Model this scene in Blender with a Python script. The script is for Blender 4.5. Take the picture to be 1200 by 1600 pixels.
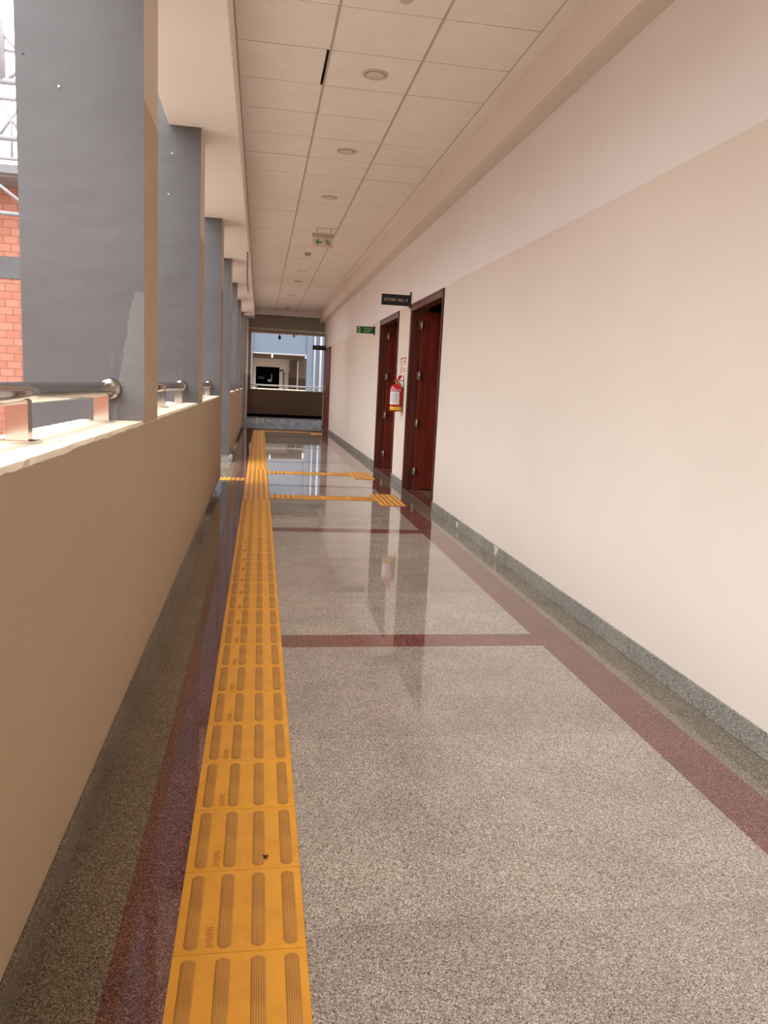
import bpy, math, random
from mathutils import Vector, Matrix
random.seed(7)
PI = math.pi
for o in list(bpy.data.objects): bpy.data.objects.remove(o, do_unlink=True)
SC = bpy.context.scene
COL = SC.collection

# ------------------------------------------------------------------ camera
cam_d = bpy.data.cameras.new('camera'); cam = bpy.data.objects.new('camera', cam_d); COL.objects.link(cam)
cam_d.sensor_fit = 'VERTICAL'; cam_d.sensor_height = 36.0; cam_d.sensor_width = 27.0
cam_d.lens = 1198.35 / 1600 * 36.0
r = Vector((0.98640901, -0.15703408, 0.04834837)); u = Vector((-0.02213663, 0.16455956, 0.98611872)); f = Vector((0.16281043, 0.97378666, -0.15884683))
m = Matrix.Identity(4)
for i in range(3): m[i][0] = r[i]; m[i][1] = u[i]; m[i][2] = -f[i]
m[2][3] = 1.279
cam.matrix_world = m
cam_d.clip_start = 0.02; cam_d.clip_end = 400
SC.camera = cam

# ------------------------------------------------------------------ light
w = bpy.data.worlds.new('sky'); SC.world = w; w.use_nodes = True
wn = w.node_tree; wn.nodes.clear()
wo = wn.nodes.new('ShaderNodeOutputWorld'); wb = wn.nodes.new('ShaderNodeBackground')
wt = wn.nodes.new('ShaderNodeTexCoord'); ws = wn.nodes.new('ShaderNodeSeparateXYZ'); wr = wn.nodes.new('ShaderNodeValToRGB')
wn.links.new(wt.outputs['Generated'], ws.inputs[0]); wn.links.new(ws.outputs['Z'], wr.inputs[0])
wr.color_ramp.elements[0].position = 0.0; wr.color_ramp.elements[0].color = (0.65, 0.645, 0.64, 1)
wr.color_ramp.elements[1].position = 0.6; wr.color_ramp.elements[1].color = (0.97, 0.98, 1.0, 1)
wn.links.new(wr.outputs[0], wb.inputs[0]); wb.inputs[1].default_value = 6.4
wn.links.new(wb.outputs[0], wo.inputs[0])
sd = bpy.data.lights.new('sun', 'SUN'); sd.energy = 3.2; sd.angle = math.radians(0.6); sd.color = (1.0, 0.93, 0.84)
sun = bpy.data.objects.new('sun', sd); COL.objects.link(sun)
sun.rotation_euler = Vector((1.0, 0.12, -9.0)).to_track_quat('-Z', 'Y').to_euler()
SC.view_settings.view_transform = 'Standard'; SC.view_settings.look = 'None'
SC.view_settings.gamma = 1.0; SC.view_settings.use_curve_mapping = False
SC.view_settings.exposure = -0.14

# ------------------------------------------------------------------ node helpers
def lin(c):
    return tuple(((v/255.0)/12.92 if v/255.0 <= 0.04045 else ((v/255.0+0.055)/1.055)**2.4) for v in c) + (1.0,)
class NT:
    def __init__(s, name):
        s.m = bpy.data.materials.new(name); s.m.use_nodes = True
        s.t = s.m.node_tree; s.b = s.t.nodes['Principled BSDF']; s._c = None
    def n(s, kind, **kw):
        x = s.t.nodes.new(kind)
        for k, v in kw.items(): setattr(x, k, v)
        return x
    def l(s, a, b): s.t.links.new(a, b)
    def co(s, out='Object', scale=(1, 1, 1), loc=(0, 0, 0)):
        tc = s.n('ShaderNodeTexCoord'); mp = s.n('ShaderNodeMapping')
        mp.inputs['Scale'].default_value = scale; mp.inputs['Location'].default_value = loc
        s.l(tc.outputs[out], mp.inputs[0]); return mp.outputs[0]
    def noise(s, scale, detail=3, co=None, rough=0.55):
        x = s.n('ShaderNodeTexNoise'); x.inputs['Scale'].default_value = scale; x.inputs['Detail'].default_value = detail
        x.inputs['Roughness'].default_value = rough
        s.l(co if co is not None else s.co(), x.inputs['Vector']); return x.outputs['Fac']
    def ramp(s, fac, stops, interp='LINEAR'):
        x = s.n('ShaderNodeValToRGB'); x.color_ramp.interpolation = interp
        e = x.color_ramp.elements
        while len(e) < len(stops): e.new(0.5)
        for i, (p, c) in enumerate(stops):
            e[i].position = p; e[i].color = c if len(c) == 4 else tuple(c) + (1,)
        s.l(fac, x.inputs[0]); return x.outputs[0]
    def mix(s, fac, a, b, mode='MIX'):
        x = s.n('ShaderNodeMix', data_type='RGBA', blend_type=mode)
        for sock, v in ((x.inputs[0], fac), (x.inputs[6], a), (x.inputs[7], b)):
            if isinstance(v, (int, float, tuple)): sock.default_value = v
            else: s.l(v, sock)
        return x.outputs[2]
    def math(s, op, a, b=0.0, clamp=False):
        x = s.n('ShaderNodeMath', operation=op, use_clamp=clamp)
        for sock, v in ((x.inputs[0], a), (x.inputs[1], b)):
            if isinstance(v, (int, float)): sock.default_value = v
            else: s.l(v, sock)
        return x.outputs[0]
    def bump(s, h, strength, dist=0.01):
        x = s.n('ShaderNodeBump'); x.inputs['Strength'].default_value = strength; x.inputs['Distance'].default_value = dist
        s.l(h, x.inputs['Height']); s.l(x.outputs[0], s.b.inputs['Normal'])
    def xyz(s, out='Object'):
        tc = s.n('ShaderNodeTexCoord'); sp = s.n('ShaderNodeSeparateXYZ'); s.l(tc.outputs[out], sp.inputs[0]); return sp.outputs
    def base(s, c, rough=0.6, metal=0.0, spec=0.5):
        if isinstance(c, tuple): s.b.inputs['Base Color'].default_value = c
        else: s.l(c, s.b.inputs['Base Color'])
        if isinstance(rough, (int, float)): s.b.inputs['Roughness'].default_value = rough
        else: s.l(rough, s.b.inputs['Roughness'])
        s.b.inputs['Metallic'].default_value = metal; s.b.inputs['Specular IOR Level'].default_value = spec
        return s.m

def plain(name, rgb, rough=0.6, metal=0.0, spec=0.5, var=0.06):
    t = NT(name); c = lin(rgb)
    d = tuple(v*(1-var) for v in c[:3]) + (1,); e = tuple(min(1, v*(1+var)) for v in c[:3]) + (1,)
    return t.base(t.ramp(t.noise(6, 4), [(0.3, d), (0.7, e)]), rough, metal, spec)

def granite(name, dark, mid, light, scale, tone=1.0, rough=0.03, spec=0.75):
    t = NT(name); co = t.co()
    vo = t.n('ShaderNodeTexVoronoi'); vo.inputs['Scale'].default_value = scale; t.l(co, vo.inputs['Vector'])
    sp = t.n('ShaderNodeSeparateColor'); t.l(vo.outputs['Color'], sp.inputs[0])
    v = t.math('ADD', t.math('MULTIPLY', sp.outputs[0], 0.7), t.math('MULTIPLY', t.noise(scale*0.35, 3, co, 0.7), 0.3))
    g = t.ramp(v, [(0.20, lin(dark)), (0.36, lin(mid)), (0.58, lin(mid)), (0.82, lin(light))])
    big = t.ramp(t.noise(3.0, 6, co, 0.6), [(0.33, (0.84*tone,)*3), (0.62, (1.05*tone,)*3)])
    c = t.mix(1.0, g, big, 'MULTIPLY')
    sm = t.ramp(t.noise(4.5, 5, t.co(scale=(1, 2.2, 1)), 0.65), [(0.42, (rough*0.7,)*3), (0.68, (rough*1.7,)*3)])
    t.base(c, t.math('MULTIPLY', sm, 1.0), 0.0, spec)
    return t.m

def paint(name, low, high=None, split=2.353, rough=0.75, seed=0.0, streaks=False):
    t = NT(name); co = t.co(loc=(seed, 0, 0))
    c = lin(low)
    if high is not None:
        z = t.xyz()[2]
        wob = t.math('MULTIPLY', t.math('SUBTRACT', t.noise(1.3, 2, t.co(scale=(1, 1, 0))), 0.5), 0.012)
        fac = t.math('MULTIPLY', t.math('SUBTRACT', t.math('ADD', z, wob), split - 0.001), 500.0, True)
        c = t.mix(fac, lin(low), lin(high))
    blot = t.ramp(t.noise(1.1, 5, co), [(0.3, (0.955, 0.95, 0.945, 1)), (0.7, (1, 1, 1, 1))])
    c = t.mix(1.0, c, blot, 'MULTIPLY')
    if streaks:
        st = t.ramp(t.noise(9.0, 4, t.co(scale=(1, 1.3, 0.12), loc=(3, 1, 0)), 0.6), [(0.64, (1, 1, 1, 1)), (0.80, (0.90, 0.84, 0.80, 1))])
        c = t.mix(1.0, c, st, 'MULTIPLY')
    sp = t.ramp(t.noise(5.5, 6, t.co(scale=(1, 1, 1), loc=(seed+7, 2, 4)), 0.7), [(0.70, (1, 1, 1, 1)), (0.76, (0.90, 0.86, 0.82, 1))])
    c = t.mix(1.0, c, sp, 'MULTIPLY')
    t.bump(t.math('ADD', t.noise(2.5, 3, co), t.math('MULTIPLY', t.noise(60, 3, co), 0.04)), 0.35, 0.012)
    return t.base(c, rough, 0.0, 0.25)

CREAM = (223, 212, 200); WHITE = (232, 227, 225)
M = {}
M['wall'] = paint('painted_plaster_two_tone', CREAM, WHITE)
M['wall_left'] = paint('painted_parapet_plaster', (196, 175, 149), (224, 208, 192), 2.36, seed=3.0, streaks=True)
M['soffit'] = paint('white_soffit_plaster', (242, 234, 226), seed=5.0)
M['white'] = paint('white_plaster', (228, 216, 206), seed=9.0)
M['sill'] = paint('cream_sill_paint', (214, 198, 176), seed=6.0)
M['tile'] = plain('mineral_ceiling_tile', (240, 231, 222), 0.9, var=0.03, spec=0.1)
M['tile2'] = plain('mineral_ceiling_tile_grey', (236, 231, 217), 0.9, var=0.03, spec=0.1)
M['tbar'] = plain('ceiling_grid_bar', (190, 172, 158), 0.6)
M['gap'] = plain('shadow_gap_dark', (84, 66, 56), 0.9)
M['granA'] = granite('grey_granite', (86, 75, 66), (156, 144, 131), (218, 207, 196), 390)
M['granB'] = granite('grey_granite_slab', (88, 77, 67), (152, 139, 127), (208, 197, 186), 390, 0.98)
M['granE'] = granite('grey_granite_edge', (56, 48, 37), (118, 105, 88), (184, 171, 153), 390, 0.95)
M['granR'] = granite('red_granite', (56, 25, 23), (106, 62, 56), (166, 120, 108), 390)
M['skirt'] = granite('green_grey_granite_skirting', (76, 74, 68), (142, 138, 129), (204, 200, 188), 280, 0.85, rough=0.35)
M['lobby'] = granite('dark_lobby_granite', (84, 82, 84), (104, 100, 101), (128, 124, 122), 60, rough=0.25)
M['joint'] = plain('floor_joint', (112, 100, 90), 0.6)
M['steel'] = plain('polished_steel', (196, 190, 184), 0.14, 1.0)
M['brushed'] = plain('brushed_steel', (186, 178, 170), 0.35, 1.0)
M['black'] = plain('black_plastic', (14, 13, 14), 0.4)
M['greyplast'] = plain('grey_white_plastic', (196, 184, 172), 0.5)
M['ring'] = plain('downlight_ring', (204, 190, 176), 0.5)
M['whitepaint'] = plain('white_painted_steel', (225, 225, 228), 0.5)
M['red'] = plain('extinguisher_red', (190, 10, 18), 0.18, spec=0.6)
M['label'] = plain('white_label', (228, 228, 226), 0.5)
M['labelink'] = plain('label_grey_print', (150, 150, 150), 0.6)
M['labelpink'] = plain('label_pink_band', (205, 130, 140), 0.5)
M['yellow'] = plain('yellow_band', (226, 182, 60), 0.4)
M['brass'] = plain('brass', (200, 160, 80), 0.3, 1.0)
M['green'] = plain('sign_green', (12, 84, 34), 0.35)
M['greenlight'] = plain('sign_pale_green', (170, 206, 160), 0.4)
M['arrow'] = plain('arrow_green', (58, 138, 20), 0.4)
M['letter'] = plain('pale_lettering', (215, 200, 178), 0.5)
M['redprint'] = plain('notice_red_print', (176, 66, 40), 0.6)
M['notice'] = plain('notice_sheet', (228, 214, 202), 0.5)
M['bluegrey_far'] = paint('blue_grey_facade_paint', (88, 98, 112), seed=11)
M['brownwall'] = paint('brown_recess_wall', (150, 128, 112), (186, 168, 150), 1.55, seed=12)
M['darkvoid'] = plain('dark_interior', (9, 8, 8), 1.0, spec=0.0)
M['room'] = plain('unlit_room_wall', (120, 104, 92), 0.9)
M['ground'] = plain('dull_earth_ground', (148, 136, 122), 0.95, var=0.12)
M['debris'] = plain('dry_brown_crumb', (70, 34, 20), 0.9)
M['cable'] = plain('brown_cable', (110, 88, 76), 0.7)
M['strap'] = plain('bracket_black', (24, 20, 20), 0.5)
M['ledgrey'] = plain('lens_offwhite', (214, 200, 186), 0.35)
M['outsteel'] = plain('weathered_light_steel', (138, 136, 138), 0.6)
M['beamfar'] = paint('grey_brown_beam_paint', (176, 162, 152), seed=15)
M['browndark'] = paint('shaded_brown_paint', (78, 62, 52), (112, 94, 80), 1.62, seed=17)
M['tactbase'] = plain('worn_yellow_base', (182, 118, 46), 0.5)
M['leafdark'] = plain('dark_green_board', (30, 46, 28), 0.8)
M['foliage'] = plain('yellow_green_leaf', (170, 178, 90), 0.8, var=0.3)

def mk_column(name):
    t = NT(name); x, y, z = t.xyz()[0:3]
    base = t.ramp(t.noise(1.6, 5), [(0.3, lin((86, 84, 86))), (0.7, lin((96, 94, 96)))])
    # repainted patch above the handrail fixing (edge drawn by the roller)
    edge = t.math('ADD', t.math('MULTIPLY', t.math('SUBTRACT', z, 1.10), 0.17), -0.605)
    edge = t.math('ADD', edge, t.math('MULTIPLY', t.math('SUBTRACT', t.noise(14, 3), 0.5), 0.03))
    m1 = t.math('GREATER_THAN', x, edge); m2 = t.math('LESS_THAN', z, 1.62); m3 = t.math('LESS_THAN', y, 3.45)
    mk = t.math('MULTIPLY', t.math('MULTIPLY', m1, m2), m3)
    mk = t.math('MULTIPLY', mk, t.math('ADD', 0.25, t.math('MULTIPLY', t.noise(8, 4), 0.5)))
    c = t.mix(mk, base, lin((134, 130, 128)))
    # chalky scuffs just above each rail end
    d1 = t.math('ABSOLUTE', t.math('ADD', x, 0.575)); d2 = t.math('ABSOLUTE', t.math('SUBTRACT', z, 1.30))
    sm = t.math('MULTIPLY', t.math('LESS_THAN', t.math('ADD', d1, t.math('MULTIPLY', t.noise(30, 2), 0.05)), 0.07), t.math('LESS_THAN', d2, 0.07))
    sm = t.math('MULTIPLY', sm, t.math('GREATER_THAN', t.noise(25, 4, t.co(scale=(2, 1, 0.6))), 0.5))
    c = t.mix(t.math('MULTIPLY', sm, 0.07), c, lin((150, 146, 144)))
    t.bump(t.math('ADD', t.noise(2.0, 3, t.co(scale=(1, 1, 1.3))), t.math('MULTIPLY', t.noise(14, 3, t.co(scale=(0.3, 1, 1.2))), 0.08)), 0.35, 0.03)
    return t.base(c, 0.42, 0, 0.45)
M['column'] = mk_column('blue_grey_gloss_paint')

def mk_wood(name, a, b, rough):
    t = NT(name)
    g = t.noise(24, 5, t.co(scale=(1, 1, 0.06)), 0.6)
    return t.base(t.ramp(g, [(0.35, lin(a)), (0.65, lin(b))]), rough, 0, 0.28)
M['leaf'] = mk_wood('red_brown_veneer', (104, 36, 24), (134, 52, 34), 0.5)
M['frame'] = mk_wood('dark_red_brown_frame', (72, 34, 26), (112, 58, 44), 0.42)

def mk_yellow(name):
    t = NT(name)
    oi = t.n('ShaderNodeObjectInfo')
    c = t.ramp(t.noise(7, 4, t.co('Object')), [(0.32, lin((222, 156, 50))), (0.55, lin((236, 168, 52))), (0.75, lin((244, 180, 36)))])
    c2 = t.mix(t.math('MULTIPLY', oi.outputs['Random'], 0.35), c, lin((214, 146, 58)))
    dirt = t.ramp(t.noise(3.0, 5, t.co('Object', loc=(5, 5, 0)), 0.7), [(0.55, (1, 1, 1, 1)), (0.75, (0.86, 0.80, 0.78, 1))])
    return t.base(t.mix(1.0, c2, dirt, 'MULTIPLY'), 0.42, 0, 0.35)
M['tact'] = mk_yellow('yellow_polyurethane_tile')
def mk_bar(name):
    t = NT(name); x = t.xyz()[0]
    s = t.math('SINE', t.math('MULTIPLY', x, 2*PI/0.0052))
    s01 = t.math('ADD', t.math('MULTIPLY', s, 0.5), 0.5)
    worn = t.noise(9, 3, t.co('Object'))
    a = t.ramp(worn, [(0.35, lin((190, 132, 56))), (0.65, lin((210, 150, 66)))])
    c = t.mix(t.math('MULTIPLY', s01, 0.5), a, lin((112, 72, 38)))  # groove shade put into the colour between the ribs
    t.bump(s01, -0.6, 0.0015)
    return t.base(c, 0.5, 0, 0.3)
M['bar'] = mk_bar('worn_ribbed_bar')
M['barfar'] = plain('worn_bar_far', (196, 134, 50), 0.5)
M['barbrown'] = plain('brown_tactile_bar', (150, 92, 62), 0.5)
M['mark'] = plain('moulded_mark', (176, 118, 46), 0.6)

def mk_brick(name):
    t = NT(name)
    mp = t.co(scale=(1, 1, 1)); sp = t.xyz(); cb = t.n('ShaderNodeCombineXYZ')
    t.l(t.math('ADD', sp[0], sp[1]), cb.inputs[0]); t.l(sp[2], cb.inputs[1])
    br = t.n('ShaderNodeTexBrick'); t.l(cb.outputs[0], br.inputs['Vector'])
    br.inputs['Color1'].default_value = lin((186, 130, 112)); br.inputs['Color2'].default_value = lin((174, 115, 96)); br.inputs['Mortar'].default_value = lin((152, 104, 88))
    br.inputs['Scale'].default_value = 1.0; br.inputs['Brick Width'].default_value = 0.26; br.inputs['Row Height'].default_value = 0.145; br.inputs['Mortar Size'].default_value = 0.012
    return t.base(br.outputs[0], 0.85, 0, 0.2)
M['brick'] = mk_brick('orange_brick')

# ------------------------------------------------------------------ mesh builder
class MB:
    def __init__(s): s.v = []; s.f = []; s.mi = []; s.sm = []
    def face(s, pts, mi=0, smooth=False):
        b = len(s.v); s.v += [tuple(p) for p in pts]; s.f.append(tuple(range(b, b+len(pts)))); s.mi.append(mi); s.sm.append(smooth)
    def box(s, x0, x1, y0, y1, z0, z1, mi=0):
        b = len(s.v)
        s.v += [(x, y, z) for z in (z0, z1) for y in (y0, y1) for x in (x0, x1)]
        for q in ((0, 2, 3, 1), (4, 5, 7, 6), (0, 1, 5, 4), (2, 6, 7, 3), (0, 4, 6, 2), (1, 3, 7, 5)):
            s.f.append(tuple(b+i for i in q)); s.mi.append(mi); s.sm.append(False)
        return s
    def prism(s, poly, h0, h1, tf, mi=0):     # poly: list of (a,b); tf(a,b,h)->xyz
        n = len(poly); b = len(s.v)
        s.v += [tf(a, c, h0) for a, c in poly] + [tf(a, c, h1) for a, c in poly]
        s.f.append(tuple(range(b+n-1, b-1, -1))); s.f.append(tuple(range(b+n, b+2*n)))
        s.mi += [mi, mi]; s.sm += [False, False]
        for i in range(n):
            j = (i+1) % n; s.f.append((b+i, b+j, b+n+j, b+n+i)); s.mi.append(mi); s.sm.append(False)
        return s
    def tube(s, p0, p1, rad, n=12, mi=0, r1=None, cap=True):
        p0 = Vector(p0); p1 = Vector(p1); d = (p1-p0).normalized(); r1 = rad if r1 is None else r1
        a = d.orthogonal().normalized(); c = d.cross(a); b = len(s.v)
        for P, R in ((p0, rad), (p1, r1)):
            for i in range(n):
                t = 2*PI*i/n; s.v.append(tuple(P + (a*math.cos(t)+c*math.sin(t))*R))
        for i in range(n):
            j = (i+1) % n; s.f.append((b+i, b+j, b+n+j, b+n+i)); s.mi.append(mi); s.sm.append(True)
        if cap:
            s.f.append(tuple(range(b+n-1, b-1, -1))); s.f.append(tuple(range(b+n, b+2*n))); s.mi += [mi, mi]; s.sm += [False, False]
        return s
    def lathe(s, prof, c, n=24, mi=0, axis='z'):   # prof: list of (r, h)
        b = len(s.v); k = len(prof)
        for R, h in prof:
            for i in range(n):
                t = 2*PI*i/n
                if axis == 'z': s.v.append((c[0]+R*math.cos(t), c[1]+R*math.sin(t), c[2]+h))
                elif axis == 'y': s.v.append((c[0]+R*math.cos(t), c[1]+h, c[2]+R*math.sin(t)))
        for q in range(k-1):
            for i in range(n):
                j = (i+1) % n; s.f.append((b+q*n+i, b+q*n+j, b+(q+1)*n+j, b+(q+1)*n+i)); s.mi.append(mi); s.sm.append(True)
        s.f.append(tuple(range(b+n-1, b-1, -1))); s.f.append(tuple(range(b+(k-1)*n, b+k*n))); s.mi += [mi, mi]; s.sm += [False, False]
        return s
    def strokes(s, lines, width, tf, h0, h1, mi=0):   # flat polyline strokes as little bars
        for pts in lines:
            for (a0, b0), (a1, b1) in zip(pts, pts[1:]):
                L = math.hypot(a1-a0, b1-b0)
                if L < 1e-9: continue
                nx, ny = -(b1-b0)/L*width/2, (a1-a0)/L*width/2
                ex, ey = (a1-a0)/L*width*0.3, (b1-b0)/L*width*0.3
                s.prism([(a0-ex+nx, b0-ey+ny), (a0-ex-nx, b0-ey-ny), (a1+ex-nx, b1+ey-ny), (a1+ex+nx, b1+ey+ny)], h0, h1, tf, mi)
        return s
    def mesh(s, name, mats):
        me = bpy.data.meshes.new(name); me.from_pydata(s.v, [], s.f)
        for x in (mats if isinstance(mats, (list, tuple)) else [mats]): me.materials.append(M[x])
        me.polygons.foreach_set('material_index', s.mi); me.polygons.foreach_set('use_smooth', s.sm)
        me.update()
        import bmesh
        bm = bmesh.new(); bm.from_mesh(me); bmesh.ops.recalc_face_normals(bm, faces=bm.faces); bm.to_mesh(me); bm.free()
        return me
    def build(s, name, mats, parent=None, bevel=0, loc=None):
        o = bpy.data.objects.new(name, s.mesh(name, mats)); COL.objects.link(o)
        if parent is not None: o.parent = parent
        if loc is not None: o.location = loc
        if bevel:
            b = o.modifiers.new('bevel', 'BEVEL'); b.width = bevel; b.segments = 2; b.limit_method = 'ANGLE'; b.angle_limit = 0.7
        return o
def tag(o, label, cat, group=None, kind=None):
    if label: o['label'] = label
    if cat: o['category'] = cat
    if group: o['group'] = group
    if kind: o['kind'] = kind
    return o
def empty(name, loc, label=None, cat=None, group=None, kind=None):
    o = bpy.data.objects.new(name, None); COL.objects.link(o); o.location = loc; o.empty_display_size = 0.1
    return tag(o, label, cat, group, kind)
def struct(o): o['kind'] = 'structure'; return o
def text_part(name, body, size, loc, mat, parent, rot=(PI/2, 0, 0), depth=0.001, width=None):
    cu = bpy.data.curves.new(name, 'FONT'); cu.body = body; cu.size = size; cu.extrude = depth; cu.align_x = 'CENTER'; cu.align_y = 'CENTER'
    t = bpy.data.objects.new(name+'_tmp', cu); COL.objects.link(t)
    bpy.context.view_layer.update()
    me = bpy.data.meshes.new_from_object(t.evaluated_get(bpy.context.evaluated_depsgraph_get()))
    bpy.data.objects.remove(t, do_unlink=True)
    me.materials.clear(); me.materials.append(M[mat])
    if width:
        xs = [v.co.x for v in me.vertices]; k = width/(max(xs)-min(xs))
        for v in me.vertices: v.co.x *= k
    o = bpy.data.objects.new(name, me); COL.objects.link(o); o.parent = parent; o.location = loc; o.rotation_euler = rot
    return o

# ------------------------------------------------------------------ dimensions (metres)
LW, RW = -0.476, 1.870          # corridor faces of the parapet and of the right wall
PO, CO = -0.735, -0.950         # outer faces of parapet / columns
ZC, ZB, ZP = 3.4125, 3.130, 1.095   # ceiling, beam underside, parapet top
Y0, YE = -3.0, 23.5
COLS = [(3.35, 3.77), (6.25, 6.67), (9.50, 10.00), (12.45, 12.90), (15.40, 15.82), (18.45, 18.87), (21.65, 22.07)]
DOORS = [(8.03, 9.79), (10.68, 12.35), (21.15, 22.92)]
HD = 2.34
WT = 0.115                       # depth of the door reveal in front of the leaves

# ------------------------------------------------------------------ floor
mb = MB()
bands = [0.62] + [3.64 + 3.02*k for k in range(0, 7)]
ys = {Y0, 22.0}
for b in bands: ys |= {b, b+0.19}
jn = []
for b in [-2.4] + bands:
    for d in (1.02, 2.02): jn.append(b+d)
jn = [j for j in jn if Y0 < j < 21.9]
J = 0.002
for j in jn: ys |= {j, j+J}
ys = sorted(y for y in ys if y <= 22.0)
xs = [LW-0.3, LW, -0.298, -0.098, 0.80, 0.80+0.002, 1.481, 1.681, RW, 2.04]
for a, b in zip(ys, ys[1:]):
    yc = (a+b)/2
    inband = any(q < yc < q+0.19 for q in bands); injoint = any(q < yc < q+J for q in jn)
    slab = int((yc+50)/1.0)
    for k, (x0, x1) in enumerate(zip(xs, xs[1:])):
        if k == 0 and not (10.0 <= yc <= 12.45): continue
        if k == 8 and not any(d0 < yc < d1 for d0, d1 in DOORS[:2]): continue
        if k in (2, 6): mi = 2
        elif injoint: mi = 3
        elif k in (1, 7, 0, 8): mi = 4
        elif inband: mi = 2
        elif k == 4: mi = 0 if not inband else 2
        else: mi = slab % 2
        if k == 8: mi = 2
        mb.face([(x0, a, 0), (x1, a, 0), (x1, b, 0), (x0, b, 0)], mi)
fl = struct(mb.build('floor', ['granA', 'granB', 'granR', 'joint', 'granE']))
# slab edge, lobby floor beyond the threshold
struct(MB().box(LW-0.26, 6.0, Y0, 22.0, -0.25, -0.004).build('floor_slab', 'ground'))
struct(MB().box(LW-0.26, 6.0, 22.16, 29.85, -0.25, 0.0).build('floor_lobby', 'lobby'))
struct(MB().box(LW, RW+0.2, 22.0, 22.16, -0.25, 0.006).build('trim_threshold', 'skirt'))

# ------------------------------------------------------------------ ceiling
X1, X2, X3, X4 = -0.202, 0.400, 1.006, 1.605
CY = 4.757
ks = range(-12, 32)
mb = MB(); g = MB()
for k in ks:
    a, b = CY+0.6*k, min(CY+0.6*(k+1), YE)
    if a < Y0-0.3 or a > YE-0.02: continue
    for c, (x0, x1) in enumerate(((X1, X2), (X2, X3), (X3, X4))):
        e0, e1, d = 0.007, 0.007, random.uniform(-0.0015, 0.0015)
        if c == 0 and k == 1: e1 = 0.024
        mi = 1 if (c == 2 and k in (3, 4)) else 0
        mb.box(x0+e0, x1-e1, a+0.0045, b-0.0045, ZC+d, ZC+0.018, mi)
    g.box(X1, X4, a-0.004, a+0.004, ZC+0.004, ZC+0.02, 1)
mb.build('ceiling_tile_field', ['tile', 'tile2'])
for x in (X2, X3):
    g.box(x-0.008, x+0.008, Y0, CY+0.6, ZC-0.003, ZC+0.02)
    g.box(x-0.008+(0.0 if x == X3 else 0.004), x+0.008, CY+0.6, CY+1.2, ZC-0.003, ZC+0.02)
    g.box(x-0.008, x+0.008, CY+1.2, YE, ZC-0.003, ZC+0.02)
g.box(X1, X1+0.012, Y0, YE, ZC-0.002, ZC+0.02); g.box(X4-0.006, X4-0.0005, Y0, YE, ZC-0.002, ZC+0.02)
cg = g.build('ceiling_grid', ['tbar', 'gap'])
ceil = struct(MB().box(X1, 1.72, Y0, YE, ZC+0.14, ZC+0.30).box(X4, 1.72, Y0, YE, ZC-0.002, ZC+0.14).build('ceiling', 'soffit'))
tf_ = [o for o in bpy.data.objects if o.name == 'ceiling_tile_field'][0]
tf_.parent = ceil; cg.parent = ceil
# dark void seen through the gap
struct(MB().box(PO+0.02, 6.0, Y0, 29.9, ZC+0.34, ZC+0.56).build('ceiling_roof_slab', 'white'))
struct(MB().box(-0.71, X1, Y0, YE+0.25, ZB, ZC+0.34).build('ceiling_edge_beam', 'soffit', bevel=0.006))
struct(MB().box(1.72, RW+0.22, Y0, YE, ZB, ZC+0.34).build('ceiling_wall_beam', 'white', bevel=0.004))
struct(MB().box(X1, 6.0, YE, YE+0.22, 3.30, ZC+0.34).build('trim_1', 'soffit', bevel=0.004))

# ------------------------------------------------------------------ right wall
mb = MB()
seg = [Y0] + [q for d in DOORS for q in d] + [YE]
for a, b in zip(seg[0::2], seg[1::2]): mb.box(RW, RW+0.22, a, b, 0, ZB)
for a, b in DOORS: mb.box(RW, RW+0.22, a, b, HD, ZB)
struct(mb.build('wall_right', 'wall'))
mb = MB()
for a, b in zip(seg[0::2], seg[1::2]):
    n = max(1, int((b-a)/0.15)); z = 0.098
    mb.box(RW-0.012, RW-0.0005, a, b, 0.0005, 0.098)
bs = struct(mb.build('baseboard_right', 'skirt', bevel=0.002))
for (y, z, ww, hh) in ((6.90, 0.045, 0.10, 0.055), (5.69, 0.062, 0.12, 0.07)):
    poly = [(y-ww/2, z+hh/2), (y-ww*0.3, z-hh*0.1), (y-ww*0.1, z-hh/2), (y+ww*0.15, z-hh*0.4), (y+ww*0.3, z+hh*0.1), (y+ww/2, z+hh/2)]
    c = MB().prism(poly, RW-0.0122, RW-0.0135, lambda a, b, h: (h, a, b)).build('bare_patch', 'sill', bs)
    c['label'] = 'chipped pale patch in the granite skirting'
# plaster nibs left along the top of the skirting
# unlit rooms behind the doors
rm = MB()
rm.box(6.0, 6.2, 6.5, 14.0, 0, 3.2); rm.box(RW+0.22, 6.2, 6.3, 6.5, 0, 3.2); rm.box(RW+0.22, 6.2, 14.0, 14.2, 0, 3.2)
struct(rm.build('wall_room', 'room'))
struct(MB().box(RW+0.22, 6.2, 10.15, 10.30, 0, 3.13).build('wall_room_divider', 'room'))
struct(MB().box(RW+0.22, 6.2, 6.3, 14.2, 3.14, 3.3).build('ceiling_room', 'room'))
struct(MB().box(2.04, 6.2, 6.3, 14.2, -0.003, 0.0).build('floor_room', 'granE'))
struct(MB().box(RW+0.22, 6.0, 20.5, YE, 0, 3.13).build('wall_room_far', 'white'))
# wall behind the photographer
struct(MB().box(PO, RW+0.22, Y0-0.2, Y0, 0, ZC+0.34).build('wall_back', 'white'))

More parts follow.
